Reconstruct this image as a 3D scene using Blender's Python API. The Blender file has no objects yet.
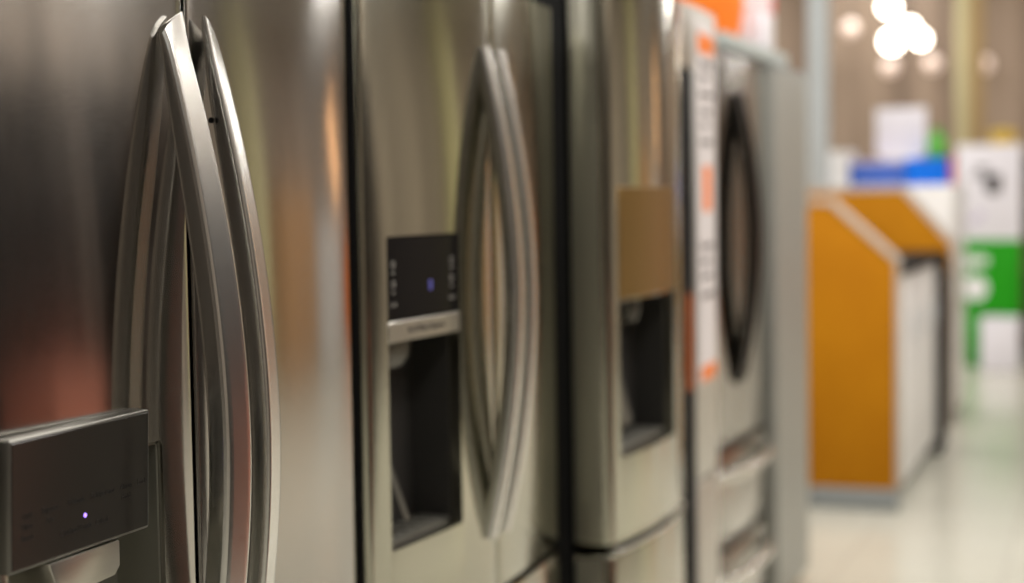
import bpy, bmesh, math, random
from mathutils import Vector, Matrix
random.seed(4)
S = bpy.context.scene
COL = S.collection
PI = math.pi

# ------------------------------------------------------------------ materials
def nodes(name):
    m = bpy.data.materials.new(name); m.use_nodes = True
    nt = m.node_tree; nt.nodes.clear()
    o = nt.nodes.new('ShaderNodeOutputMaterial'); b = nt.nodes.new('ShaderNodeBsdfPrincipled')
    nt.links.new(b.outputs[0], o.inputs[0])
    return m, nt, b

def plain(name, col, rough=.5, metal=0., var=.06, scale=8., coat=0., emit=None, spec=.5):
    """a base colour with a faint noise variation in tone"""
    m, nt, b = nodes(name)
    n = nt.nodes.new('ShaderNodeTexNoise'); n.inputs['Scale'].default_value = scale; n.inputs['Detail'].default_value = 3
    tc = nt.nodes.new('ShaderNodeTexCoord'); nt.links.new(tc.outputs['Object'], n.inputs['Vector'])
    mx = nt.nodes.new('ShaderNodeMix'); mx.data_type = 'RGBA'
    mx.inputs[6].default_value = (*[max(0, c*(1-var)) for c in col], 1)
    mx.inputs[7].default_value = (*[min(1, c*(1+var)) for c in col], 1)
    nt.links.new(n.outputs['Fac'], mx.inputs[0]); nt.links.new(mx.outputs[2], b.inputs['Base Color'])
    b.inputs['Roughness'].default_value = rough; b.inputs['Metallic'].default_value = metal
    b.inputs['Coat Weight'].default_value = coat
    b.inputs['Specular IOR Level'].default_value = spec
    if emit:
        b.inputs['Emission Color'].default_value = (*emit[:3], 1); b.inputs['Emission Strength'].default_value = emit[3]
    return m

def steel(name, col=(.60, .585, .555), rough=.3, aniso=.8, tang=(0, 0, 1), grain=.05, wavy=.0):
    """brushed stainless steel: stretched highlights and a fine grain"""
    m, nt, b = nodes(name)
    b.inputs['Metallic'].default_value = 1.0
    b.inputs['Anisotropic'].default_value = aniso
    cx = nt.nodes.new('ShaderNodeCombineXYZ')
    for i in range(3): cx.inputs[i].default_value = tang[i]
    nt.links.new(cx.outputs[0], b.inputs['Tangent'])
    tc = nt.nodes.new('ShaderNodeTexCoord')
    mp = nt.nodes.new('ShaderNodeMapping'); mp.inputs['Scale'].default_value = (900, 60, 900)
    nt.links.new(tc.outputs['Object'], mp.inputs[0])
    n = nt.nodes.new('ShaderNodeTexNoise'); n.inputs['Scale'].default_value = 1; n.inputs['Detail'].default_value = 2
    nt.links.new(mp.outputs[0], n.inputs['Vector'])
    mr = nt.nodes.new('ShaderNodeMapRange'); mr.inputs[3].default_value = rough - grain; mr.inputs[4].default_value = rough + grain
    nt.links.new(n.outputs['Fac'], mr.inputs[0]); nt.links.new(mr.outputs[0], b.inputs['Roughness'])
    mx = nt.nodes.new('ShaderNodeMix'); mx.data_type = 'RGBA'
    mx.inputs[6].default_value = (*[c*.93 for c in col], 1); mx.inputs[7].default_value = (*[min(1, c*1.07) for c in col], 1)
    nt.links.new(n.outputs['Fac'], mx.inputs[0]); nt.links.new(mx.outputs[2], b.inputs['Base Color'])
    if wavy:
        mp2 = nt.nodes.new('ShaderNodeMapping'); mp2.inputs['Scale'].default_value = (3, 3, .9)
        nt.links.new(tc.outputs['Object'], mp2.inputs[0])
        n2 = nt.nodes.new('ShaderNodeTexNoise'); n2.inputs['Scale'].default_value = 2.2; n2.inputs['Detail'].default_value = 1
        nt.links.new(mp2.outputs[0], n2.inputs['Vector'])
        bp = nt.nodes.new('ShaderNodeBump'); bp.inputs['Strength'].default_value = wavy; bp.inputs['Distance'].default_value = .01
        nt.links.new(n2.outputs['Fac'], bp.inputs['Height']); nt.links.new(bp.outputs[0], b.inputs['Normal'])
    return m

def streaked(name, c0, c1, scale=(3., 3., .04), rough=.7, c2=None, spec=.3):
    """panelling with vertical streaks and seams of its own colours"""
    m, nt, b = nodes(name)
    tc = nt.nodes.new('ShaderNodeTexCoord'); mp = nt.nodes.new('ShaderNodeMapping'); mp.inputs['Scale'].default_value = scale
    nt.links.new(tc.outputs['Object'], mp.inputs[0])
    n = nt.nodes.new('ShaderNodeTexNoise'); n.inputs['Scale'].default_value = 1; n.inputs['Detail'].default_value = 4; n.inputs['Roughness'].default_value = .6
    nt.links.new(mp.outputs[0], n.inputs['Vector'])
    r = nt.nodes.new('ShaderNodeValToRGB')
    r.color_ramp.elements[0].position = .36; r.color_ramp.elements[0].color = (*c0, 1)
    r.color_ramp.elements[1].position = .64; r.color_ramp.elements[1].color = (*c1, 1)
    if c2:
        e = r.color_ramp.elements.new(.5); e.color = (*c2, 1)
    nt.links.new(n.outputs['Fac'], r.inputs[0]); nt.links.new(r.outputs[0], b.inputs['Base Color'])
    b.inputs['Roughness'].default_value = rough; b.inputs['Specular IOR Level'].default_value = spec
    return m

def tile_floor(name):
    m, nt, b = nodes(name)
    tc = nt.nodes.new('ShaderNodeTexCoord')
    br = nt.nodes.new('ShaderNodeTexBrick'); br.offset = 0; br.squash = 1
    br.inputs['Color1'].default_value = (.46, .45, .385, 1); br.inputs['Color2'].default_value = (.49, .48, .41, 1)
    br.inputs['Mortar'].default_value = (.36, .35, .30, 1)
    br.inputs['Scale'].default_value = 1; br.inputs['Mortar Size'].default_value = .004
    br.inputs['Brick Width'].default_value = .6; br.inputs['Row Height'].default_value = .6
    nt.links.new(tc.outputs['Object'], br.inputs['Vector'])
    nt.links.new(br.outputs['Color'], b.inputs['Base Color'])
    n = nt.nodes.new('ShaderNodeTexNoise'); n.inputs['Scale'].default_value = 6
    nt.links.new(tc.outputs['Object'], n.inputs['Vector'])
    mr = nt.nodes.new('ShaderNodeMapRange'); mr.inputs[3].default_value = .16; mr.inputs[4].default_value = .26
    nt.links.new(n.outputs['Fac'], mr.inputs[0]); nt.links.new(mr.outputs[0], b.inputs['Roughness'])
    return m

M = dict(
    steel=steel('brushed_steel', (.43, .415, .39), rough=.12, aniso=1.0, grain=.03),
    steel_warm=steel('brushed_steel_warm', (.46, .45, .37), .125, 1.0, grain=.03),
    steel_hnd=steel('handle_steel', (.74, .735, .70), .24, .6, grain=.04),
    steel_dark=steel('dark_steel', (.035, .033, .03), .3, .5),
    steel_trim=steel('trim_steel', (.58, .56, .50), .35, .4),
    steel_mid=steel('mid_steel', (.42, .41, .37), .17, 1.0),
    grey_paint=plain('grey_paint', (.29, .29, .265), .38, .35),
    steel_grey=steel('grey_steel', (.62, .61, .57), .42, .5),
    body=plain('fridge_body', (.018, .018, .018), .6, spec=.1),
    gasket=plain('gasket_rubber', (.006, .006, .006), .7, spec=.03),
    display_refl=plain('display_reflection', (.22, .125, .025), .3, .6),  # orange reflection put into the base colour of the third display
    darkwood=streaked('dark_shelving', (.016, .013, .011), (.13, .10, .08), (9, 9, .05), .6),
    terracotta=plain('terracotta', (.58, .20, .13), .5),
    tan=streaked('tan_wood', (.42, .22, .09), (.55, .33, .17), (3, 3, .2), .6),
    lamp_w=plain('warm_tube_glow', (1, .7, .4), .4, emit=(1, .5, .22, 6)),
    orange_dark=plain('dull_orange', (.36, .09, .02), .6, spec=.05),
    yellowcol2=plain('pale_yellow_paint', (.66, .62, .36), .6),
    steel_edge=steel('panel_edge_steel', (.20, .195, .175), .4, .4),
    cavity_f=plain('recess_steel_plastic', (.26, .255, .215), .4, .5),
    edge_paint=plain('olive_edge_paint', (.25, .24, .19), .3, .45),
    black=plain('black_gloss', (.004, .004, .005), .14, spec=.10),
    blackmat=plain('black_plastic', (.010, .010, .010), .6, spec=.03),
    cavity=plain('cavity_plastic', (.035, .033, .03), .45),
    cavity_l=plain('cavity_steel_plastic', (.13, .125, .105), .4, .4),
    glass_pan=plain('panel_glass', (.028, .026, .022), .15, .0, spec=.35),
    print_dark=plain('dark_print', (.006, .006, .006), .5),
    print_pale=plain('pale_print', (.35, .33, .30), .5),
    print_grey=plain('grey_print', (.07, .06, .06), .6),
    led=plain('violet_led', (.4, .3, .9), .4, emit=(.36, .2, 1, 2)),
    led_b=plain('blue_led', (.1, .1, .4), .4, emit=(.14, .12, .6, .12)),
    white=plain('white_enamel', (.78, .78, .78), .28),
    paper=plain('white_paper', (.76, .74, .80), .6),
    lav=plain('lavender_card', (.56, .50, .66), .6),
    orange_wood=streaked('orange_wood', (.375, .142, .003), (.43, .172, .004), (2, 2, 1.5), .7, spec=.1),
    edge=plain('grey_edge_band', (.42, .36, .30), .5),
    plinth=plain('grey_plinth', (.22, .235, .235), .5),
    blue=plain('bright_blue_card', (.002, .155, .75), .6, spec=.2),
    blue2=plain('mid_blue_card', (.045, .12, .50), .5),
    green=plain('green_card', (.015, .30, .005), .6, spec=.2),
    green2=plain('leaf_green', (.09, .40, .04), .5),
    red=plain('red_card', (.72, .10, .10), .5),
    orange=plain('orange_plastic', (.85, .20, .02), .4),
    sticker=plain('white_sticker', (.70, .66, .66), .4),
    alu=plain('painted_upright', (.40, .43, .44), .4),
    shelf=plain('shelf_grey', (.38, .42, .41), .4),
    brown=streaked('brown_board', (.20, .12, .07), (.27, .17, .10), (5, 5, .3), .6),
    yellowcol=plain('yellow_column_paint', (.44, .39, .22), .6),
    gold=plain('golden_brown', (.30, .20, .08), .6),
    yellow=plain('yellow_plastic', (.70, .48, .06), .45),
    farwall=streaked('far_wall_panelling', (.18, .13, .10), (.33, .25, .19), (2.2, 2.2, .05), .65, (.27, .20, .145)),
    sidewall=streaked('side_wall_panelling', (.10, .083, .070), (.42, .35, .29), (2.6, 2.6, .03), .7),
    plaster=plain('plaster', (.35, .31, .27), .8),
    ceil=plain('ceiling_paint', (.45, .43, .40), .8),
    floor=tile_floor('floor_tile'),
    lamp=plain('lamp_glow', (1, .9, .75), .4, emit=(1, .90, .76, 14)),
    lamp_s=plain('lamp_glow_small', (1, .8, .7), .4, emit=(1, .70, .62, .26)),
    cord=plain('cord_black', (.02, .02, .02), .5),
)

# ------------------------------------------------------------------ mesh helpers
def link(name, bm, mat, parent=None, smooth=35, loc=None):
    bmesh.ops.recalc_face_normals(bm, faces=bm.faces[:])
    if smooth:
        a = math.radians(smooth)
        for f in bm.faces: f.smooth = True
        for e in bm.edges:
            if len(e.link_faces) == 2:
                e.smooth = e.calc_face_angle(0) < a
    me = bpy.data.meshes.new(name); bm.to_mesh(me); bm.free()
    me.materials.append(mat)
    o = bpy.data.objects.new(name, me); COL.objects.link(o)
    if parent is not None: o.parent = parent
    return o

def thing(name, label, cat, loc=(0, 0, 0), group=None):
    o = bpy.data.objects.new(name, None); COL.objects.link(o)
    o.empty_display_size = .1
    o.location = loc; o['label'] = label; o['category'] = cat
    if group: o['group'] = group
    o['org'] = 1
    return o

def settle(root):
    """parts are modelled in place coordinates; shift them into their thing's frame"""
    bpy.context.view_layer.update()
    off = Matrix.Translation(-Vector(root.location))
    for c in root.children: c.matrix_local = off @ c.matrix_local

def tag(o, label, cat, group=None):
    o['label'] = label; o['category'] = cat
    if group: o['group'] = group
    return o

def struct(o):
    o['kind'] = 'structure'; return o

def box(x0, x1, y0, y1, z0, z1, bev=0., seg=2, bm=None):
    b = bmesh.new()
    v = [b.verts.new((x, y, z)) for x in (x0, x1) for y in (y0, y1) for z in (z0, z1)]
    for q in ((0, 1, 3, 2), (4, 6, 7, 5), (0, 4, 5, 1), (2, 3, 7, 6), (0, 2, 6, 4), (1, 5, 7, 3)):
        b.faces.new([v[i] for i in q])
    if bev: bmesh.ops.bevel(b, geom=b.edges[:], offset=bev, segments=seg, profile=.5, affect='EDGES')
    if bm is None: return b
    return merge(bm, b)

def merge(bm, b):
    me = bpy.data.meshes.new('t'); b.to_mesh(me); b.free(); bm.from_mesh(me); bpy.data.meshes.remove(me)
    return bm

def prism(poly, axis, a0, a1, bev=0., seg=2, only_caps=False):
    """extrude a polygon: axis z -> poly (x,y); axis y -> poly (x,z); axis x -> poly (y,z)"""
    b = bmesh.new()
    def pt(p, a):
        return {'z': (p[0], p[1], a), 'y': (p[0], a, p[1]), 'x': (a, p[0], p[1])}[axis]
    v0 = [b.verts.new(pt(p, a0)) for p in poly]; v1 = [b.verts.new(pt(p, a1)) for p in poly]
    n = len(poly)
    f0 = b.faces.new(v0); f1 = b.faces.new(v1[::-1])
    for i in range(n): b.faces.new((v0[i], v0[(i+1) % n], v1[(i+1) % n], v1[i]))
    bmesh.ops.recalc_face_normals(b, faces=b.faces[:])
    if bev:
        ed = set(f0.edges) | set(f1.edges) if only_caps else b.edges[:]
        bmesh.ops.bevel(b, geom=list(ed), offset=bev, segments=seg, profile=.5, affect='EDGES')
    return b

def sweep(pts, sec, cap=True):
    """pts: list of (origin, axis_u, axis_v); sec: list of (u, v)"""
    b = bmesh.new(); rings = []
    for k, (o, u, v) in enumerate(pts):
        s = sec(k) if callable(sec) else sec
        rings.append([b.verts.new(Vector(o) + u*a + v*c) for a, c in s])
    n = len(rings[0])
    for r0, r1 in zip(rings, rings[1:]):
        for i in range(n): b.faces.new((r0[i], r0[(i+1) % n], r1[(i+1) % n], r1[i]))
    if cap: b.faces.new(rings[0][::-1]); b.faces.new(rings[-1])
    return b

def lathe(prof, cx, cy, cz, n=24, bm=None):
    b = bmesh.new(); rings = []
    for r, z in prof:
        rings.append([b.verts.new((cx + max(r, 1e-4)*math.cos(2*PI*i/n), cy + max(r, 1e-4)*math.sin(2*PI*i/n), cz+z)) for i in range(n)])
    for r0, r1 in zip(rings, rings[1:]):
        for i in range(n): b.faces.new((r0[i], r0[(i+1) % n], r1[(i+1) % n], r1[i]))
    b.faces.new(rings[0][::-1]); b.faces.new(rings[-1])
    if bm is None: return b
    return merge(bm, b)

def rrect(w, t, r, n=4, tilt=0., sub=1):
    """rounded rectangle section, u along the width, v along the thickness"""
    out = []
    for cx, cy, a0 in ((w/2-r, t/2-r, 0), (-w/2+r, t/2-r, 90), (-w/2+r, -t/2+r, 180), (w/2-r, -t/2+r, 270)):
        for k in range(n+1):
            a = math.radians(a0 + 90*k/n)
            u, v = cx + r*math.cos(a), cy + r*math.sin(a)
            out.append((u, v + u*math.tan(tilt)))
        if a0 in (0, 180):
            sg = 1 if a0 == 0 else -1
            for k in range(1, sub):
                u = sg*(w/2-r)*(1-2*k/sub); out.append((u, sg*t/2 + u*math.tan(tilt)))
    return out

def text_bm(body, size, o, right, up, depth=.0006, sx=1.):
    """solid lettering at o (centre), reading along right"""
    cu = bpy.data.curves.new('t', 'FONT'); cu.body = body; cu.size = size; cu.align_x = 'CENTER'; cu.align_y = 'CENTER'
    cu.extrude = depth; cu.resolution_u = 2
    ob = bpy.data.objects.new('t', cu); COL.objects.link(ob)
    dg = bpy.context.evaluated_depsgraph_get()
    me = bpy.data.meshes.new_from_object(ob.evaluated_get(dg))
    R, U = Vector(right).normalized(), Vector(up).normalized(); N = R.cross(U)
    mt = Matrix(((R.x*sx, U.x, N.x, o[0]), (R.y*sx, U.y, N.y, o[1]), (R.z*sx, U.z, N.z, o[2]), (0, 0, 0, 1)))
    me.transform(mt)
    b = bmesh.new(); b.from_mesh(me)
    bpy.data.objects.remove(ob); bpy.data.curves.remove(cu); bpy.data.meshes.remove(me)
    return b

def cut(o, bmc):
    """cut a hole out of o (boolean, applied)"""
    me = bpy.data.meshes.new('c'); bmesh.ops.recalc_face_normals(bmc, faces=bmc.faces[:]); bmc.to_mesh(me); bmc.free()
    c = bpy.data.objects.new('c', me); COL.objects.link(c); c.parent = o.parent; c.matrix_parent_inverse = o.matrix_parent_inverse
    md = o.modifiers.new('b', 'BOOLEAN'); md.object = c; md.operation = 'DIFFERENCE'; md.solver = 'EXACT'
    dg = bpy.context.evaluated_depsgraph_get(); dg.update()
    new = bpy.data.meshes.new_from_object(o.evaluated_get(dg))
    o.modifiers.clear(); old = o.data; o.data = new; bpy.data.meshes.remove(old)
    bpy.data.objects.remove(c); bpy.data.meshes.remove(me)
    b = bmesh.new(); b.from_mesh(o.data)
    for e in b.edges:
        if len(e.link_faces) == 2: e.smooth = e.calc_face_angle(0) < math.radians(30)
    for f in b.faces: f.smooth = True
    b.to_mesh(o.data); b.free()

# ------------------------------------------------------------------ refrigerators
# The row runs along +Y with the fronts facing the aisle on +X.
def front_poly(front, y0, y1, xb, r0=.012, r1=.012, n=24):
    """plan outline of a door whose face follows front(y), with rounded vertical edges"""
    out = [(xb, y0)]
    fx = front(y0 + r0)
    for k in range(7):
        a = PI/2*k/6
        out.append((front(y0+r0) - r0 + r0*math.sin(a), y0 + r0 - r0*math.cos(a)))
    for k in range(1, n):
        y = y0 + r0 + (y1-r1-y0-r0)*k/n
        out.append((front(y), y))
    for k in range(7):
        a = PI/2*k/6
        out.append((front(y1-r1) - r1 + r1*math.cos(a), y1 - r1 + r1*math.sin(a)))
    out.append((xb, y1))
    return out

def bow(front, yb, z0, z1, d0, d1, side, w, t, r, tilt, power, shear=0., n=44, taper=0., thin=0.):
    """a bowed handle: ends on the door, stands off most at the middle"""
    pts = []; zs = []
    X = []
    for k in range(n+1):
        u = -1 + 2*k/n
        u = math.copysign(abs(u)**.9, u)
        z = (z0+z1)/2 + u*(z1-z0)/2
        X.append((front(yb) + d0 + (d1-d0)*(1-abs(u)**power), z))
    def tk(k):
        u = abs(-1 + 2*k/n)
        return t*(1 - thin*u**5)
    for k, (x, z) in enumerate(X):
        a = X[max(0, k-1)]; c = X[min(n, k+1)]
        tx, tz = c[0]-a[0], c[1]-a[1]; L = math.hypot(tx, tz)
        nrm = Vector((tz/L, 0, -tx/L))
        pts.append((Vector((x, yb, z)) - nrm*tk(k)/2, Vector((0, 1, 0)), nrm))
    def sec(k):
        u = abs(-1 + 2*k/n)
        return rrect(w*(1-taper*u**2), tk(k), min(r, tk(k)*.45), 5, tilt, 6)
    b = sweep(pts, sec)
    if shear:
        zc, h = (z0+z1)/2, (z1-z0)/2
        for v in b.verts:
            u = (v.co.z-zc)/h
            wgt = max(0, (abs(u)-.93)/.07)
            q = min(1, max(0, .5 - side*(v.co.y-yb)/(w*(1-taper))))
            v.co.z += math.copysign(wgt, u)*shear*(q**.6 - .5)
    return b

def hbow(xf, y0, y1, z, d0, d1, w, t, r, power=4, n=30):
    """a bowed drawer handle lying along Y"""
    pts = []; P = []
    for k in range(n+1):
        u = -1 + 2*k/n
        P.append((xf + d0 + (d1-d0)*(1-abs(u)**power), (y0+y1)/2 + u*(y1-y0)/2))
    for k, (x, y) in enumerate(P):
        a = P[max(0, k-1)]; c = P[min(n, k+1)]
        tx, ty = c[0]-a[0], c[1]-a[1]; L = math.hypot(tx, ty)
        nrm = Vector((ty/L, -tx/L, 0))
        pts.append((Vector((x, y, z)) - nrm*t/2, Vector((0, 0, 1)), nrm))
    return sweep(pts, rrect(w, t, r, 4))

def liner(x0, x1, y0, y1, z0, z1, t=.004):
    """open box lining a recess, open towards +X"""
    b = box(x0, x0+t, y0, y1, z0, z1)
    box(x0, x1, y0, y0+t, z0, z1, bm=b); box(x0, x1, y1-t, y1, z0, z1, bm=b)
    box(x0, x1, y0, y1, z0, z0+t, bm=b); box(x0, x1, y0, y1, z1-t, z1, bm=b)
    return b

def parab(yc, hw, x_c, drop):
    return lambda y: x_c - drop*((y-yc)/hw)**2

def carcass(t, y0, y1, xb, xf, ztop, hinges, feet=True, mat='body'):
    link('cabinet', box(xb, xf-.012, y0, y1, .05, ztop-.01, .004), M[mat], t)
    link('gasket', box(xf-.0115, xf-.0005, y0+.018, y1-.018, .09, ztop-.03), M['gasket'], t)
    link('kick_grille', box(xb+.1, xf-.02, y0+.02, y1-.02, .0, .0495), M['blackmat'], t)
    for y in hinges:
        b = box(xf-.09, xf+.035, y-.035, y+.035, ztop-.0095, ztop+.018, .006)
        link('hinge_cover', b, M['blackmat'], t)

GRP = 'stainless refrigerators lined up along the aisle'
# --- first refrigerator, nearest: two doors with big bowed handles, dispenser in the left door
t = thing('refrigerator', 'nearest stainless refrigerator with sharp twin bowed handles and grey tilted touch panel', 'refrigerator', (-.35, 1.648, 0), GRP)
y0, yc, y1, ZT, ZS = 1.205, 1.648, 2.123, 1.86, .60
fr = parab(yc, .455, .0, .022)
XB = -.075
carcass(t, y0, y1, -.72, XB, ZT, (y0+.06, y1-.06))
dl = link('door', prism(front_poly(fr, y0, yc-.005, XB, .012, .004), 'z', ZS+.006, ZT, .003, 2, True), M['steel'], t)
dr = link('door', prism(front_poly(fr, yc+.005, y1, XB, .004, .016), 'z', ZS+.006, ZT, .003, 2, True), M['steel'], t)
dw = link('drawer', prism(front_poly(fr, y0, y1, XB, .012, .016), 'z', .06, ZS-.006, .003, 2, True), M['steel'], t)
HZ0, HZ1 = .710, 1.647
for d, s in ((dl, -1), (dr, 1)):
    h = link('handle', bow(fr, yc + s*.041, HZ0, HZ1, .011, .083, s, .044, .027, .006, math.radians(10)*s*-1, 1.85, .028, taper=.2, thin=.72), M['steel_hnd'], d)
b = hbow(fr(yc), y0+.08, y1-.08, .53, .005, .065, .04, .024, .005); link('drawer_handle', b, M['steel_hnd'], dw)
# set screw on the far handle
tmp = lathe([(.0035, 0), (.0035, .002), (.0022, .002), (.0022, .0005)], 0, 0, 0, 16)
tmp.transform(Matrix.Translation((fr(yc)+.022, yc+.041-.0235, 1.541)) @ Matrix.Rotation(PI/2, 4, 'X'))
link('set_screw', tmp, M['blackmat'], dr)
# dispenser opening, its lining, bezel, panel, nozzle
RY0, RY1, RZ0, RZ1 = 1.305, 1.578, .80, 1.184
cut(dl, box(-.066, .2, RY0, RY1, RZ0, RZ1, .006, 3))
b = liner(-.065, fr(1.5)-.004, RY0+.0005, RY1-.0005, RZ0+.0005, RZ1-.0005)
link('dispenser_recess', b, M['cavity_f'], dl)
b = bmesh.new()
for (a0, a1, c0, c1) in ((RY0-.012, RY0, RZ0-.012, RZ1+.012), (RY1, RY1+.012, RZ0-.012, RZ1+.012), (RY0, RY1, RZ0-.012, RZ0), (RY0, RY1, RZ1, RZ1+.012)):
    box(fr(1.53)-.004, fr(1.4)+.004, a0, a1, c0, c1, .0015, 2, bm=b)
link('dispenser_bezel', b, M['steel_trim'], dl)
# tilted control panel: built flat about its lower edge, leaning out at the top
PW0, PW1, PZ0, PZ1 = 1.286, 1.527, 1.096, 1.226
Tm = Matrix.Translation((.003, 0, PZ0)) @ Matrix.Rotation(math.radians(2), 4, 'Y') @ Matrix.Translation((0, 0, -PZ0))
b = box(-.012, .010, PW0, PW1, PZ0, PZ1, .003, 3); b.transform(Tm)
pan = link('control_panel', b, M['steel_edge'], dl)
b = box(.0095, .0106, PW0+.0035, PW1-.0035, PZ0+.0035, PZ1-.0035, .0004, 1); b.transform(Tm)
link('touch_glass', b, M['glass_pan'], dl)
b = bmesh.new()
def row(words, z, size, bmt):
    for w_, yy in words:
        merge(bmt, text_bm(w_, size, (.0107, yy, z), (0, 1, 0), (0, 0, 1), .0002))
row((('Light', 1.313), ('Express', 1.349), ('Freezer', 1.392), ('Refrigerator', 1.439), ('Alarm', 1.481), ('Lock', 1.511)), 1.150, .0088, b)
row((('Filter', 1.313), ('Frz', 1.349), ('Hold', 1.481)), 1.139, .0088, b)
row((('Reset', 1.313),), 1.128, .0088, b)
row((('Crushed', 1.380), ('Water', 1.407), ('Cubed', 1.437)), 1.121, .0085, b)
b.transform(Tm); link('panel_lettering', b, M['print_dark'], dl)
b = lathe([(.0022, 0), (.0022, .0012), (.0014, .0016)], 0, 0, 0, 16)
b.transform(Tm @ Matrix.Translation((.0104, 1.407, 1.1325)) @ Matrix.Rotation(PI/2, 4, 'Y'))
link('indicator_light', b, M['led'], dl)['label'] = 'small glowing violet light'
b = prism([(1.350, 1.094), (1.472, 1.094), (1.472, 1.066), (1.462, 1.058), (1.376, 1.054), (1.363, 1.062)], 'x', -.045, .012, .002)
link('dispenser_nozzle', b, M['steel_trim'], dl)
settle(t)

# --- second refrigerator: black dispenser display, twin bowed handles meeting the doors in a V
t = thing('refrigerator', 'second stainless refrigerator with black display above a deep dark dispenser recess', 'refrigerator', (-.35, 2.58, 0), GRP)
y0, yc, y1, ZT, ZS = 2.141, 2.59, 3.022, 1.80, .775
fr = parab(yc, .45, .012, .026)
XB = -.085
carcass(t, y0, y1, -.72, XB, ZT, (y0+.06, y1-.06))
dl = link('door', prism(front_poly(fr, y0, yc-.003, XB, .012, .008), 'z', ZS+.007, ZT, .003, 2, True), M['steel_warm'], t)
dr = link('door', prism(front_poly(fr, yc+.003, y1, XB, .008, .07), 'z', ZS+.007, ZT, .003, 2, True), M['steel_warm'], t)
dw = link('drawer', prism(front_poly(fr, y0, y1, XB, .012, .07), 'z', .06, ZS-.007, .003, 2, True), M['steel_warm'], t)
link('edge_strip', box(XB, fr(y0)-.012, y0-.0095, y0-.0005, ZS+.01, ZT-.003, .001), M['blackmat'], dl)['label'] = 'black strip standing in for shade in the door gap'  # black strips paint the shade between the first two refrigerators
link('edge_strip', box(XB, fr(y0)-.012, y0-.0095, y0-.0005, .065, ZS-.01, .001), M['blackmat'], dw)['label'] = 'black strip standing in for shade in the drawer gap'
for d, s in ((dl, -1), (dr, 1)):
    link('handle', bow(fr, yc + s*.033, 0.876, 1.695, .010, .063, s, .034, .028, .010, 0, 1.9), M['steel_hnd'], d)
b = hbow(fr(yc)-.012, y0+.12, y1-.12, .70, .0, .055, .03, .026, .008); link('drawer_handle', b, M['steel_hnd'], dw)
RY0, RY1, RZ0, RZ1 = 2.203, 2.442, .925, 1.392
cut(dl, box(-.079, .2, RY0, RY1, RZ0, RZ1, .004, 2))
link('dispenser_recess', liner(-.078, fr(RY0)-.003, RY0+.0005, RY1-.0005, RZ0+.0005, RZ1-.0005), M['cavity'], dl)['label'] = 'dark plastic dispenser recess'
def on_door(y): return fr(y)
# display follows the door's curve
def curved_plate(f, a0, a1, c0, c1, th, off, n=12):
    poly = [(f(a0+(a1-a0)*k/n)+off, a0+(a1-a0)*k/n) for k in range(n+1)]
    poly += [(x-th, y) for x, y in poly[::-1]]
    return prism(poly, 'z', c0, c1, .001, 1)
link('display', curved_plate(fr, RY0+.001, RY1-.001, 1.266, RZ1-.001, .02, -.001), M['black'], dl)['label'] = 'glossy black display with pale icons'
link('display_strip', curved_plate(fr, RY0+.001, RY1-.001, 1.235, 1.2655, .022, .001), M['steel_trim'], dl)
b = bmesh.new()
def put(word, y, z, size, bmt, off=0.):
    sl = (fr(y+.002)-fr(y-.002))/.004
    merge(bmt, text_bm(word, size, (fr(y)-.0008+off, y, z), (sl, 1, 0), (0, 0, 1), .0003))
def icon_ring(y, z, r, bmt):
    bb = bmesh.new()
    n = 14
    o_ = [(r*math.cos(2*PI*k/n), r*math.sin(2*PI*k/n)) for k in range(n)]
    vs = [bb.verts.new((fr(y+p[0])-.0005, y+p[0], z+p[1])) for p in o_] + [bb.verts.new((fr(y+p[0])-.0005, y+p[0]*.6, z+p[1]*.6)) for p in o_]
    for k in range(n): bb.faces.new((vs[k], vs[(k+1) % n], vs[n+(k+1) % n], vs[n+k]))
    merge(bmt, bb)
for y in (2.222, 2.416):
    b = bmesh.new()
    for z in (1.350, 1.321):
        icon_ring(y, z, .0055, b); put('Ice', y, z-.012, .008, b)
    put('Lock', y, 1.291, .010, b)
    link('display_icons', b, M['print_pale'], dl)['label'] = 'pale icons and small words'
b = box(fr(2.34)-.0025, fr(2.34)-.0002, 2.336, 2.346, 1.306, 1.322, .0008, 1)
link('indicator_light', b, M['led_b'], dl)['label'] = 'dim blue indicator light'
b = bmesh.new(); put('Ice & Water Dispenser', 2.322, 1.251, .013, b, .0022)
link('strip_lettering', b, M['print_grey'], dl)
# nozzle housing under the strip, paddle, drip tray
b = prism([(2.21, 1.233), (2.315, 1.233), (2.303, 1.207), (2.277, 1.194), (2.21, 1.194)], 'x', -.068, fr(2.21)-.012, .004, 2)
link('dispenser_nozzle', b, M['cavity_l'], dl)
b = prism([(-.064, 1.06), (-.060, 1.06), (-.022, .955), (-.026, .953)], 'y', 2.285, 2.305, .002, 2)
link('dispenser_paddle', b, M['cavity_l'], dl)
b = box(-.072, fr(RY0)-.004, RY0+.006, RY1-.006, .930, .936, .001)
for k in range(7):
    yy = RY0+.03 + k*.035
    box(-.06, -.028, yy, yy+.02, .936, .9385, .0008, 1, bm=b)
link('drip_tray', b, M['cavity_l'], dl)
settle(t)

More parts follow.
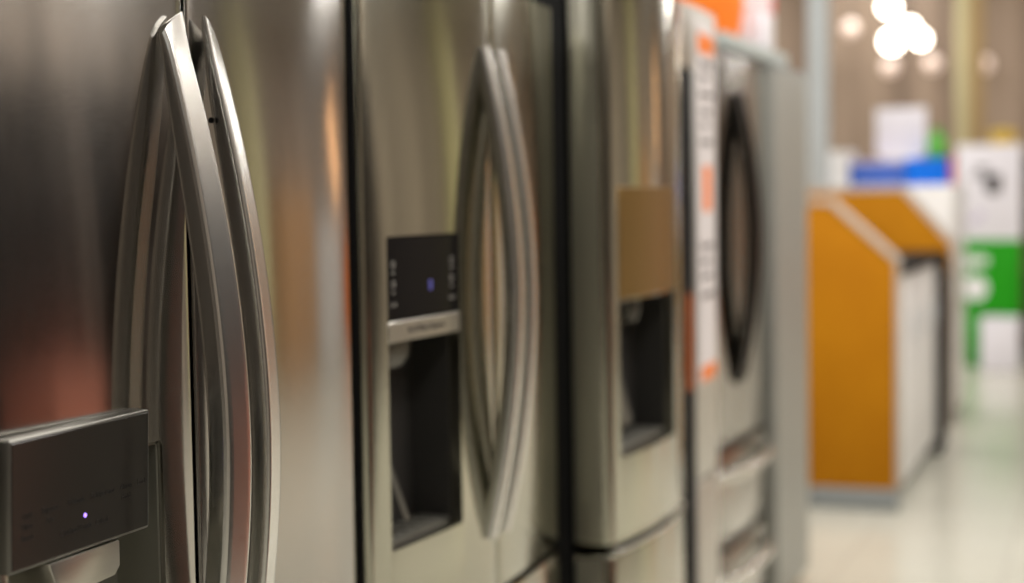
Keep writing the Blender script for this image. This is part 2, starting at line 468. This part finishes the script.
# --- third refrigerator: stands out further, dispenser with steel display, curved drawer line
t = thing('refrigerator', 'third refrigerator in the row, handleless, standing forward with a small grey dispenser', 'refrigerator', (-.35, 3.4, 0), GRP)
y0, y1, ZT, ZS = 3.085, 3.715, 1.875, .742
fr = lambda y: .066 + .026*(1-((y-3.38)/.28)**2) - max(0, (y-3.55)/.2)**2*.01
XB = -.012
carcass(t, y0+.003, y1-.003, -.72, XB, ZT-.02, (y0+.05, y1-.05))
d = link('door', prism(front_poly(fr, y0, y1, XB, .022, .075, 30), 'z', ZS+.013, ZT, .004, 3, True), M['steel_warm'], t)
dw = link('drawer', prism(front_poly(fr, y0, y1, XB, .022, .075, 30), 'z', .06, ZS-.008, .004, 3, True), M['steel_warm'], t)
link('drawer_lip', prism(front_poly(lambda y: fr(y)+.003, y0+.03, y1-.02, XB+.06, .02, .05), 'z', ZS-.0075, ZS-.001, .001, 1, True), M['steel_trim'], dw)
for dd, c0, c1 in ((d, ZS+.018, ZT-.006), (dw, .066, ZS-.014)):
    link('edge_strip', box(XB+.001, fr(y0+.022)-.023, y0-.0045, y0-.0003, c0, c1, .0015), M['edge_paint'], dd)['label'] = 'olive grey painted edge'
RY0, RY1, RZ0, RZ1 = 3.128, 3.492, .925, 1.238
cut(d, box(-.01, .3, RY0, RY1, RZ0, RZ1, .004, 2))
link('dispenser_recess', liner(-.009, fr(RY0)-.004, RY0+.0005, RY1-.0005, RZ0+.0005, RZ1-.0005), M['cavity'], d)['label'] = 'dark grey dispenser recess'
link('display', curved_plate(fr, RY0, RY1, RZ1+.003, RZ1+.225, .012, .0015), M['display_refl'], d)
link('dispenser_nozzle', lathe([(.022, 0), (.028, .02), (.03, .05)], .035, 3.3, RZ1-.054, 20), M['cavity_l'], d)
link('drip_tray', box(.0, fr(RY0)-.006, RY0+.006, RY1-.006, RZ0+.005, RZ0+.014, .002), M['cavity_l'], d)
b = prism([(0.0, 1.10), (.006, 1.10), (.04, .97), (.034, .968)], 'y', 3.25, 3.33, .002, 2)
link('dispenser_paddle', b, M['cavity_l'], d)
settle(t)

# --- fourth refrigerator: set back, black grip strip down the middle, long white sticker
t = thing('refrigerator', 'fourth refrigerator, set back, with a black grip strip and a long white sticker', 'refrigerator', (-.4, 4.1, 0), GRP)
y0, ym0, ym1, y1, ZT, ZS = 3.765, 4.025, 4.185, 4.475, 1.93, .69
XB = -.10; XF = -.03
fr = lambda y: XF - .012*((y-4.1)/.35)**2
carcass(t, y0, y1, -.75, XB, ZT-.01, (y0+.05, y1-.05))
for (a0, a1) in ((y0, ym0), (ym1, y1)):
    d = link('door', prism(front_poly(fr, a0, a1, XB, .012, .012), 'z', ZS+.005, ZT, .003, 2, True), M['steel_grey'], t)
    link('door', prism(front_poly(fr, a0, a1, XB, .012, .012), 'z', .06, ZS-.005, .003, 2, True), M['steel_grey'], t)
g = link('grip_strip', box(XB, XF-.006, ym0+.002, ym1-.002, .06, 1.765, .006), M['blackmat'], t)
g['label'] = 'black recessed grip strip'
gc = link('grip_cap', box(XB, XF-.003, ym0+.002, ym1-.002, 1.767, ZT, .004), M['steel_grey'], t)
o = link('grip_patch', box(XF-.0062, XF-.0050, ym0+.075, ym0+.125, .94, 1.19, .0003, 1), M['orange_dark'], g); o['label'] = 'narrow orange patch'  # narrow dull orange patch on the black strip
st = link('sticker', curved_plate(fr, 4.195, 4.435, .945, 1.90, .002, .0016), M['sticker'], d); st['label'] = 'long white advertising sticker'
for k, (a0, a1, c0, c1) in enumerate(((4.21, 4.425, 1.815, 1.865), (4.265, 4.37, 1.40, 1.52), (4.225, 4.42, .95, .99))):
    link('orange_block', curved_plate(fr, a0, a1, c0, c1, .0009, .0026), M['orange'], d)
for k, (c, a0, a1) in enumerate(((1.78, 4.24, 4.40), (1.745, 4.24, 4.34), (1.70, 4.23, 4.40), (1.655, 4.25, 4.37), (1.62, 4.25, 4.33), (1.575, 4.24, 4.38), (1.30, 4.24, 4.39), (1.26, 4.24, 4.35), (1.22, 4.24, 4.37), (1.17, 4.24, 4.40))):
    link('print_line', curved_plate(fr, a0, a1, c, c+.014, .0009, .0026, 6), M['print_grey'], d)
settle(t)

# --- fifth refrigerator: dark bowed handles, two drawers with bowed handles
t = thing('refrigerator', 'fifth refrigerator with dark twin bowed handles above two drawers with curved pulls', 'refrigerator', (-.45, 5.0, 0), GRP)
y0, yc, y1, ZT, ZS = 4.52, 5.0, 5.475, 1.865, .685
XB = -.18; XF = -.10
fr = parab(yc, .48, XF, .01)
carcass(t, y0, y1, -.8, XB, ZT-.01, ())
for s, (a0, a1) in ((-1, (y0, yc-.003)), (1, (yc+.003, y1))):
    d = link('door', prism(front_poly(fr, a0, a1, XB, .012, .012), 'z', ZS+.006, ZT, .003, 2, True), M['steel_mid'], t)
    link('handle', bow(fr, yc + s*.045, .865, 1.75, .012, .066, s, .042, .030, .008, 0, 1.9), M['steel_dark'], d)['label'] = 'dark bowed handle'
for (z0, z1, zh) in ((.395, ZS-.018, .618), (.06, .365, .305)):
    d = link('drawer', prism(front_poly(fr, y0, y1, XB, .012, .012), 'z', z0, z1, .003, 2, True), M['steel_mid'], t)
    link('drawer_handle', hbow(XF-.01, y0+.10, y1-.10, zh, .0, .080, .034, .026, .008, 4), M['steel_hnd'], d)
settle(t)

# --- sixth refrigerator: plain grey slab door, last in the row
t = thing('refrigerator', 'last refrigerator in the row, a plain grey door beside the pale post', 'refrigerator', (-.45, 5.82, 0), GRP)
y0, y1, ZT = 5.49, 6.095, 1.862
XB = -.16; XF = -.08
fr = lambda y: XF
carcass(t, y0, y1, -.8, XB, ZT-.01, ())
d = link('door', prism(front_poly(fr, y0, y1, XB, .008, .008), 'z', .0505, ZT, .003, 2, True), M['grey_paint'], t)
link('door_top_cap', box(XB, XF-.002, y0+.004, y1-.004, ZT+.0005, ZT+.014, .003), M['plinth'], d)
link('side_grip', box(XF-.03, XF-.004, y1+.0005, y1+.006, .7, 1.3, .002), M['blackmat'], d)
settle(t)

# ------------------------------------------------------------------ shelf board and goods above the fifth refrigerator
o = link('shelf_board', box(-.72, -.10, 4.84, 5.83, 1.878, 1.926, .003), M['shelf'])
tag(o, 'grey shelf board lying across the tops of the fridges, goods standing on it', 'shelf')
t = thing('orange_helmet_box', 'round orange container standing at the near end of the grey shelf board', 'container', (-.30, 5.33, 1.926))
link('tub', lathe([(.10, 0), (.13, .02), (.145, .10), (.15, .18), (.145, .22)], -.30, 5.33, 1.9265, 28), M['orange'], t)
link('lid', lathe([(.152, .2205), (.152, .24), (.12, .262), (.03, .27)], -.30, 5.33, 1.9265, 28), M['red'], t)
settle(t); t.name = 'orange_tub'
t = thing('carton', 'small white carton next to the orange tub on the shelf board', 'carton', (-.20, 5.53, 1.926))
link('carton_body', box(-.27, -.13, 5.50, 5.62, 1.9265, 2.055, .003), M['paper'], t)
link('carton_flap', box(-.27, -.13, 5.50, 5.56, 2.0555, 2.060, .001), M['sticker'], t)
settle(t)
t = thing('carton', 'tall narrow white carton near the far end of the shelf board', 'carton', (-.3, 5.72, 1.926))
link('carton_body', box(-.22, -.13, 5.66, 5.74, 1.9265, 2.25, .003), M['sticker'], t)
link('carton_label', box(-.1295, -.1285, 5.67, 5.73, 2.06, 2.12, .0003, 1), M['red'], t)
settle(t)
t = thing('bottle', 'dark brown jug standing at the far end of the shelf board', 'jug', (-.30, 5.74, 1.926))
link('jug_body', lathe([(.05, 0), (.055, .01), (.055, .16), (.045, .2), (.02, .23), (.02, .26)], -.36, 5.75, 1.9265, 20), M['cavity'], t)
link('jug_cap', lathe([(.023, .2605), (.023, .285), (.018, .29)], -.36, 5.75, 1.9265, 20), M['blackmat'], t)
settle(t); t.name = 'jug'
t = thing('lamp', 'small warm lamp on the shelf board beside the brown jug', 'lamp', (-.16, 5.795, 1.926))
link('lamp_base', lathe([(.02, 0), (.02, .008), (.006, .012), (.006, .07)], -.16, 5.79, 1.9265, 16), M['blackmat'], t)
link('bulb', lathe([(.006, .0705), (.016, .08), (.02, .095), (.016, .11), (.004, .116)], -.16, 5.79, 1.9265, 16), M['lamp_s'], t)
settle(t); t.name = 'table_lamp'

# ------------------------------------------------------------------ post at the end of the row
struct(link('trim_1', box(-.803, -.681, 10.18, 10.26, 0, 4.4, .006), M['alu']))

# ------------------------------------------------------------------ orange ended display counters
def end_panel(y, th, label, xl, zt=1.385, x1=.058, zk=1.122, xk=-.232):
    t = thing('display_end_panel', label, 'end panel', (-.3, y+th/2, 0), 'orange wooden end panels')
    pts = [(xl, .10), (x1, .10), (x1, zk), (xk, zt), (xl, zt)]
    link('board', prism(pts, 'y', y, y+th, .002, 2), M['orange_wood'], t)
    cap = [(x1, zk+.0005), (xk+.0005, zt+.0005), (xl, zt+.0005), (xl, zt+.028), (xk+.011, zt+.028), (x1+.018, zk+.021), (x1+.018, .10), (x1+.0005, .10)]
    link('edge_band', prism(cap, 'y', y-.004, y+th+.03, .002, 2), M['edge'], t)
    link('plinth', box(xl, .07, y-.006, y+th+.01, 0, .0995, .003), M['plinth'], t)
    settle(t)
    return t
end_panel(7.50, .05, 'nearer orange wooden end panel with a slanted corner, on the grey plinth', -.75)
end_panel(9.62, .05, 'farther orange wooden end panel showing its slanted top behind the black counter top', -.75, 1.44, .100, 1.135, -.17)
t = thing('base_cabinet', 'white glossy base cabinet with black counter top between the orange end panels', 'cabinet', (-.3, 8.4, 0))
Y0, Y1 = 7.665, 9.18
link('cabinet_body', box(-.6, .045, Y0, Y1, .08, 1.06, .004), M['white'], t)
n = 3
for k in range(n):
    a0 = Y0 + (Y1-Y0)*k/n; a1 = Y0 + (Y1-Y0)*(k+1)/n
    d = link('door', box(.0455, .066, a0+.003, a1-.003, .09, 1.055, .004), M['white'], t)
    link('handle', box(.0665, .078, a1-.06, a1-.045, .72, .86, .003), M['alu'], d)
link('counter_top', box(-.62, .085, Y0-.01, Y1+.01, 1.0605, 1.10, .004), M['blackmat'], t)
link('toe_kick', box(-.58, .02, Y0+.01, Y1-.01, 0, .0795), M['plinth'], t)
settle(t)
t = thing('oven_cabinet', 'black glossy appliance at the far end of the white cabinet', 'appliance', (-.3, 9.4, 0))
link('appliance_body', box(-.6, .085, 9.20, 9.60, .0, 1.10, .006), M['blackmat'], t)
link('door', box(.0855, .105, 9.21, 9.59, .12, .98, .004), M['black'], t)
link('door_handle', box(.1055, .125, 9.23, 9.57, .90, .92, .004), M['steel_hnd'], t)
settle(t); t.name = 'oven'

# goods on and behind the counters (standing on a white display block behind the far panel)
t = thing('display_block', 'tall white display block behind the farther orange panel, blue trays on it', 'display block', (-.3, 10.9, 0))
link('block_body', box(-.85, .040, 10.45, 11.3, .06, 1.475, .004), M['white'], t)
link('block_plinth', box(-.82, .02, 10.48, 11.27, 0, .0595), M['plinth'], t)
settle(t)
def carton(name, label, x0, x1, y0, y1, z0, z1, mat, cat='carton', lid=None, grp=None):
    t = thing(name, label, cat, ((x0+x1)/2, (y0+y1)/2, z0), grp)
    link('carton_body', box(x0, x1, y0, y1, z0, z1-.02, .004), M[mat], t)
    link('carton_lid', box(x0-.004, x1+.004, y0-.004, y1+.004, z1-.0195, z1, .003), M[lid or mat], t)
    settle(t); return t
carton('carton', 'white carton at the left end of the display block, beside the mid blue box', -.80, -.612, 10.55, 10.9, 1.4755, 1.70, 'white')
carton('box', 'mid blue box lying left of the brighter blue box', -.605, -.270, 10.55, 10.9, 1.4755, 1.635, 'blue2', 'box', 'lav')
carton('box', 'bright saturated blue box lying at the right end of the display block', -.258, -.006, 10.55, 10.9, 1.4755, 1.640, 'blue', 'box')
t = thing('sign', 'blank white card sign standing on top of the blue boxes', 'sign', (-.3, 10.72, 1.64))
link('sign_card', box(-.462, -.148, 10.70, 10.712, 1.662, 1.965, .002), M['paper'], t)
link('sign_foot', box(-.42, -.19, 10.66, 10.76, 1.6405, 1.6615, .003), M['white'], t)
settle(t); t.name = 'card_sign'
t = thing('bottle', 'green bottle standing on the bright blue box beside the card sign', 'bottle', (-.085, 10.72, 1.64))
link('bottle_body', lathe([(.045, 0), (.055, .01), (.058, .09), (.05, .13), (.025, .155)], -.085, 10.72, 1.6405, 20), M['green2'], t)
link('bottle_cap', lathe([(.027, .1555), (.027, .185), (.02, .19)], -.085, 10.72, 1.6405, 20), M['green'], t)
settle(t)
t = thing('bottle', 'small red bottle standing at the right end of the white display block', 'bottle', (.021, 10.6, 1.4755))
link('bottle_body', lathe([(.016, 0), (.018, .01), (.018, .12), (.015, .15)], .021, 10.6, 1.4755, 20), M['red'], t)
link('bottle_cap', lathe([(.015, .1505), (.015, .17), (.012, .175)], .021, 10.6, 1.4755, 20), M['red'], t)
settle(t)
# poster stand with green lower board, white carton before it
t = thing('poster_stand', 'green floor display stand topped with a white printed poster', 'poster stand', (0, 13.9, 0))
link('poster', box(-.245, .262, 13.86, 13.89, 1.03, 1.80, .003), M['paper'], t)
p2 = link('green_panel', box(-.245, .258, 13.85, 13.90, .425, 1.028, .003), M['green'], t)
for (a0, a1) in ((-.185, -.065), (.12, .22)):
    link('leg', box(a0, a1, 13.85, 13.90, .012, .4245, .003), M['green'], t)
link('base_plate', box(-.24, .25, 13.86, 14.2, 0, .0115, .002), M['green'], t)
b = box(-.09, .0, 13.856, 13.8598, 1.585, 1.625)
box(-.13, -.02, 13.856, 13.8598, 1.54, 1.565, bm=b)
box(-.02, .10, 13.856, 13.8598, 1.43, 1.56, .02, 3, bm=b); box(-.005, .085, 13.856, 13.8598, 1.40, 1.4295, bm=b)
link('poster_print', b, M['print_grey'], t)
b = box(-.16, -.08, 13.856, 13.8598, 1.17, 1.20); box(-.10, -.04, 13.856, 13.8598, 1.20, 1.26, bm=b)
link('poster_print', b, M['lav'], t)
b = box(-.21, .0, 13.845, 13.8498, .83, .90, .01, 2); box(-.23, -.12, 13.845, 13.8498, .79, .815, bm=b)
bb = lathe([(.10, 0), (.10, .004), (.05, .005)], 0, 0, 0, 24); bb.transform(Matrix.Translation((-.1, 13.8495, .64)) @ Matrix.Rotation(PI/2, 4, 'X')); merge(b, bb)
link('panel_print', b, M['white'], t)
settle(t)
carton('carton', 'white carton on the floor in front of the green stand', -.035, .255, 13.55, 13.83, .0005, .415, 'paper')
t = thing('storage_bin', 'dark storage bin at the right edge behind the poster stand', 'bin', (.5, 14.3, 0))
link('bin_body', box(.29, .75, 14.1, 14.5, 0, 1.62, .01), M['cavity'], t)
link('bin_lid', box(.28, .76, 14.09, 14.51, 1.6205, 1.66, .01), M['blackmat'], t)
settle(t)
t = thing('display_shelf', 'tall brown shelf unit behind the poster stand carrying a yellow tub', 'shelf unit', (-.1, 15.4, 0))
for xx in (-.42, .38):
    link('side_panel', box(xx, xx+.04, 15.2, 15.6, 0, 1.78, .003), M['brown'], t)
for z in (.1, .7, 1.3, 1.74):
    link('shelf', box(-.379, .379, 15.2, 15.6, z, z+.035, .003), M['brown'], t)
link('back_panel', box(-.42, .42, 15.605, 15.62, 0, 1.78, .002), M['brown'], t)
settle(t)
t = thing('tub', 'yellow tub on top of the brown shelf unit, above the poster', 'tub', (0, 15.4, 1.7755))
link('tub_body', lathe([(.09, 0), (.10, .01), (.12, .16)], .02, 15.4, 1.7755, 24), M['yellow'], t)
link('tub_lid', lathe([(.124, .1605), (.124, .18), (.06, .19)], .02, 15.4, 1.7755, 24), M['yellow'], t)
settle(t)

# ------------------------------------------------------------------ lamps hanging far back
def pendant(x, y, z, r, label, mat, grp):
    t = thing('pendant_lamp', label, 'lamp', (x, y, z), grp)
    prof = [(r*math.sin(PI*k/12), -r*math.cos(PI*k/12)) for k in range(1, 12)]
    link('bulb', lathe(prof, x, y, z, 20), M[mat], t)
    link('socket', lathe([(r*.35, r*.97), (r*.35, r*1.5), (.008, r*1.7)], x, y, z, 14), M['cord'], t)
    link('cord', lathe([(.005, r*1.7), (.005, 4.39-z)], x, y, z, 8), M['cord'], t)
    settle(t)
g = 'bright pendant lamps far back'
pendant(-1.15, 16.7, 3.25, .085, 'topmost of the cluster of blazing white lamps', 'lamp', g)
pendant(-1.185, 17.2, 2.955, .10, 'lower left lamp of the blazing white cluster', 'lamp', g)
pendant(-1.01, 17.2, 3.075, .085, 'right middle lamp of the blazing white cluster', 'lamp', g)
pendant(-.945, 17.6, 3.0, .075, 'lowest right lamp of the blazing white cluster', 'lamp', g)
g = 'dim pendant lamps far back'
pendant(-1.95, 19.5, 3.32, .10, 'dim pinkish lamp left of the blazing cluster', 'lamp_s', g)
pendant(-1.5, 19.5, 2.86, .10, 'dim lamp glow straight below the blazing cluster', 'lamp_s', g)
pendant(-1.02, 19.5, 2.88, .10, 'dim lamp glow between the blazing cluster and the yellow column', 'lamp_s', g)
pendant(-.46, 19.5, 2.85, .10, 'dim lamp glow just right of the yellow column', 'lamp_s', g)

# ------------------------------------------------------------------ the shop itself
XL, XR, YN, YF, ZC = -7.5, 4.3, -3.5, 20.0, 4.4
struct(link('floor', box(XL, XR, YN, YF, -.1, 0), M['floor'], smooth=0))
struct(link('ceiling', box(XL, XR, YN, YF, ZC, ZC+.1), M['ceil'], smooth=0))
struct(link('wall_back', box(XL, XR, YF, YF+.1, 0, ZC), M['farwall'], smooth=0))
struct(link('wall_left', box(XL-.1, XL, YN, YF, 0, ZC), M['plaster'], smooth=0))
struct(link('wall_right', box(XR, XR+.1, YN, YF, 0, ZC), M['sidewall'], smooth=0))
struct(link('wall_front', box(XL, XR, YN-.1, YN, 0, ZC), M['darkwood'], smooth=0))
struct(link('trim_2', box(-.575, -.435, 17.3, 17.5, 0, ZC, .004), M['yellowcol']))
struct(link('trim_3', box(-.433, -.30, 17.3, 17.5, 0, ZC, .004), M['gold']))

# opposite side of the aisle, seen mirrored in the steel doors
struct(link('trim_4', box(3.9, 4.28, 10.5, 10.75, 0, ZC, .01), M['yellowcol2']))
def upright_freezer(y, w, label):
    t = thing('upright_freezer', label, 'freezer', (3.85, y+w/2, 0), 'white freezers mirrored in the steel doors')
    link('cabinet', box(3.6, 4.25, y, y+w, .04, 1.8, .01), M['white'], t)
    d = link('door', box(3.53, 3.595, y+.003, y+w-.003, .06, 1.8, .012), M['white'], t)
    link('handle', box(3.50, 3.529, y+.04, y+.065, .9, 1.4, .006), M['alu'], d)
    link('foot_rail', box(3.62, 4.2, y+.02, y+w-.02, 0, .0395), M['blackmat'], t)
    settle(t)
upright_freezer(13.1, .75, 'nearer white freezer across the aisle, mirrored as a pale streak in the steel doors')
upright_freezer(13.9, .75, 'farther white freezer across the aisle, mirrored as a pale streak in the steel doors')
def bin_(y, label, mat, h, w=.8):
    t = thing('promotion_bin', label, 'bin', (3.6, y+w/2, 0), 'promotion bins mirrored in the steel doors')
    b = box(3.2, 3.9, y, y+w, .06, h, .01); link('bin_body', b, M[mat], t)
    link('bin_rim', box(3.18, 3.92, y-.02, y+w+.02, h+.0005, h+.05, .01), M['white'], t)
    link('bin_foot', box(3.3, 3.8, y+.05, y+w-.05, 0, .0595), M['blackmat'], t)
    settle(t)
bin_(16.2, 'red orange promotion bin far across the aisle, mirrored as a thin red streak', 'orange', 1.5, .9)
t = thing('bin', 'terracotta coloured bin before the dark shelving, mirrored low in the nearest steel door', 'bin', (1.80, 3.39, 0))
link('bin_body', prism([(-.13, 0), (.13, 0), (.16, 1.05), (-.16, 1.05)], 'y', 3.23, 3.55, .01), M['terracotta'], t).location.x = 1.80
link('bin_rim', box(1.63, 1.97, 3.21, 3.57, 1.0505, 1.09, .01), M['terracotta'], t)
settle(t)
t = thing('wardrobe', 'warm orange brown wardrobe across the aisle, mirrored as tan streaks in the steel doors', 'wardrobe', (3.9, 11.7, 0))
link('carcass', box(3.66, 4.25, 11.1, 12.7, .0, 2.15, .005), M['tan'], t)
for k in range(3):
    a = 11.1 + 1.6*k/3
    d = link('door', box(3.635, 3.6595, a+.004, a+1.6/3-.004, .08, 2.14, .004), M['tan'], t)
    link('handle', box(3.605, 3.6345, a+.45, a+.47, .95, 1.2, .004), M['alu'], d)
settle(t)
t = thing('tube_lamp', 'tall warm tube lamp hanging across the aisle, mirrored as an orange streak', 'lamp', (3.2, 13.4, 2.1))
link('tube', lathe([(.03, 0), (.035, .01), (.035, 1.1), (.03, 1.11)], 3.2, 13.4, 2.1, 20), M['lamp_w'], t)
link('cord', lathe([(.006, 1.1105), (.006, 2.29)], 3.2, 13.4, 2.1, 8), M['cord'], t)
settle(t)
def shelf_unit(y0, y1, x0, x1, h, label):  # unseen shelving, added so the steel doors mirror something dark
    t = thing('reflection_shelving', label, 'shelf unit', ((x0+x1)/2, (y0+y1)/2, 0), 'dark shelving added for the door reflections')
    link('back_panel', box(x1, x1+.02, y0, y1, 0, h, .003), M['darkwood'], t)
    for a in (y0, (y0+y1)/2, y1-.04):
        link('upright', box(x0, x1-.0005, a, a+.04, 0, h, .004), M['darkwood'], t)
    for k in range(6):
        z = .1 + (h-.14)*k/5
        for a, c in ((y0+.0405, (y0+y1)/2-.0005), ((y0+y1)/2+.0405, y1-.0405)):
            link('shelf', box(x0, x1-.0005, a, c, z, z+.03, .003), M['darkwood'], t)
    settle(t)
shelf_unit(1.6, 3.9, 2.0, 2.45, 2.3, 'nearer dark shelving added out of view to darken the left door reflections')
shelf_unit(3.95, 4.9, 2.0, 2.45, 2.3, 'farther dark shelving added out of view to darken reflections behind the big handles')
# ------------------------------------------------------------------ light
def area(x, y, z, sx, sy, power, col=(1, .96, .915)):
    L = bpy.data.lights.new('ceiling_light', 'AREA'); L.shape = 'RECTANGLE'; L.size = sx; L.size_y = sy
    L.energy = power; L.color = col
    o = bpy.data.objects.new('ceiling_light', L); COL.objects.link(o); o.location = (x, y, z)
    return o
for x, p in ((-4.8, 38), (-1.6, 52)):
    for k in range(9):
        area(x, -2 + 2.6*k, 4.33, .3, 1.5, p)
for x in (.7, 2.0, 3.3):
    for y in (3.4, 5.2, 7.0):
        area(x, y, 4.33, 1.0, 1.0, 36)
for y in (11, 15, 18.5):
    area(1.8, y, 4.33, .6, .6, 55)
area(1.9, -.6, 4.33, .5, 1.2, 22); area(2.2, 1.2, 4.33, .5, .8, 25)  # unseen lights added for the highlight along the handle bevel
W = bpy.data.worlds.new('world'); S.world = W; W.use_nodes = True
W.node_tree.nodes['Background'].inputs[0].default_value = (1, .93, .85, 1)
W.node_tree.nodes['Background'].inputs[1].default_value = .05

# ------------------------------------------------------------------ camera
cam = bpy.data.cameras.new('camera'); co = bpy.data.objects.new('camera', cam); COL.objects.link(co)
S.camera = co
cam.sensor_width = 36; cam.lens = 36*1650/1024
fw = Vector((-0.34541973, 0.93663949, -0.05823802)); rt = Vector((0.93823193, 0.346007, 0)); up = rt.cross(fw)
roll = math.radians(.87)
r2 = rt*math.cos(roll) - up*math.sin(roll)
u2 = up*math.cos(roll) + rt*math.sin(roll)
mw = Matrix((( r2.x, u2.x, -fw.x, 1.0), (r2.y, u2.y, -fw.y, 0.0), (r2.z, u2.z, -fw.z, 1.45), (0, 0, 0, 1)))
co.matrix_world = mw
cam.dof.use_dof = True; cam.dof.focus_distance = 1.80; cam.dof.aperture_fstop = 2.2
cam.clip_start = .05; cam.clip_end = 60

vs = S.view_settings
S.display_settings.display_device = 'sRGB'
vs.view_transform = 'Standard'; vs.look = 'None'; vs.exposure = 0.15; vs.gamma = 1.0; vs.use_curve_mapping = False
S.cycles.use_denoising = True
S.cycles.max_bounces = 8; S.cycles.glossy_bounces = 6; S.cycles.sample_clamp_indirect = 6
for o in bpy.data.objects:
    if 'org' in o.keys(): del o['org']
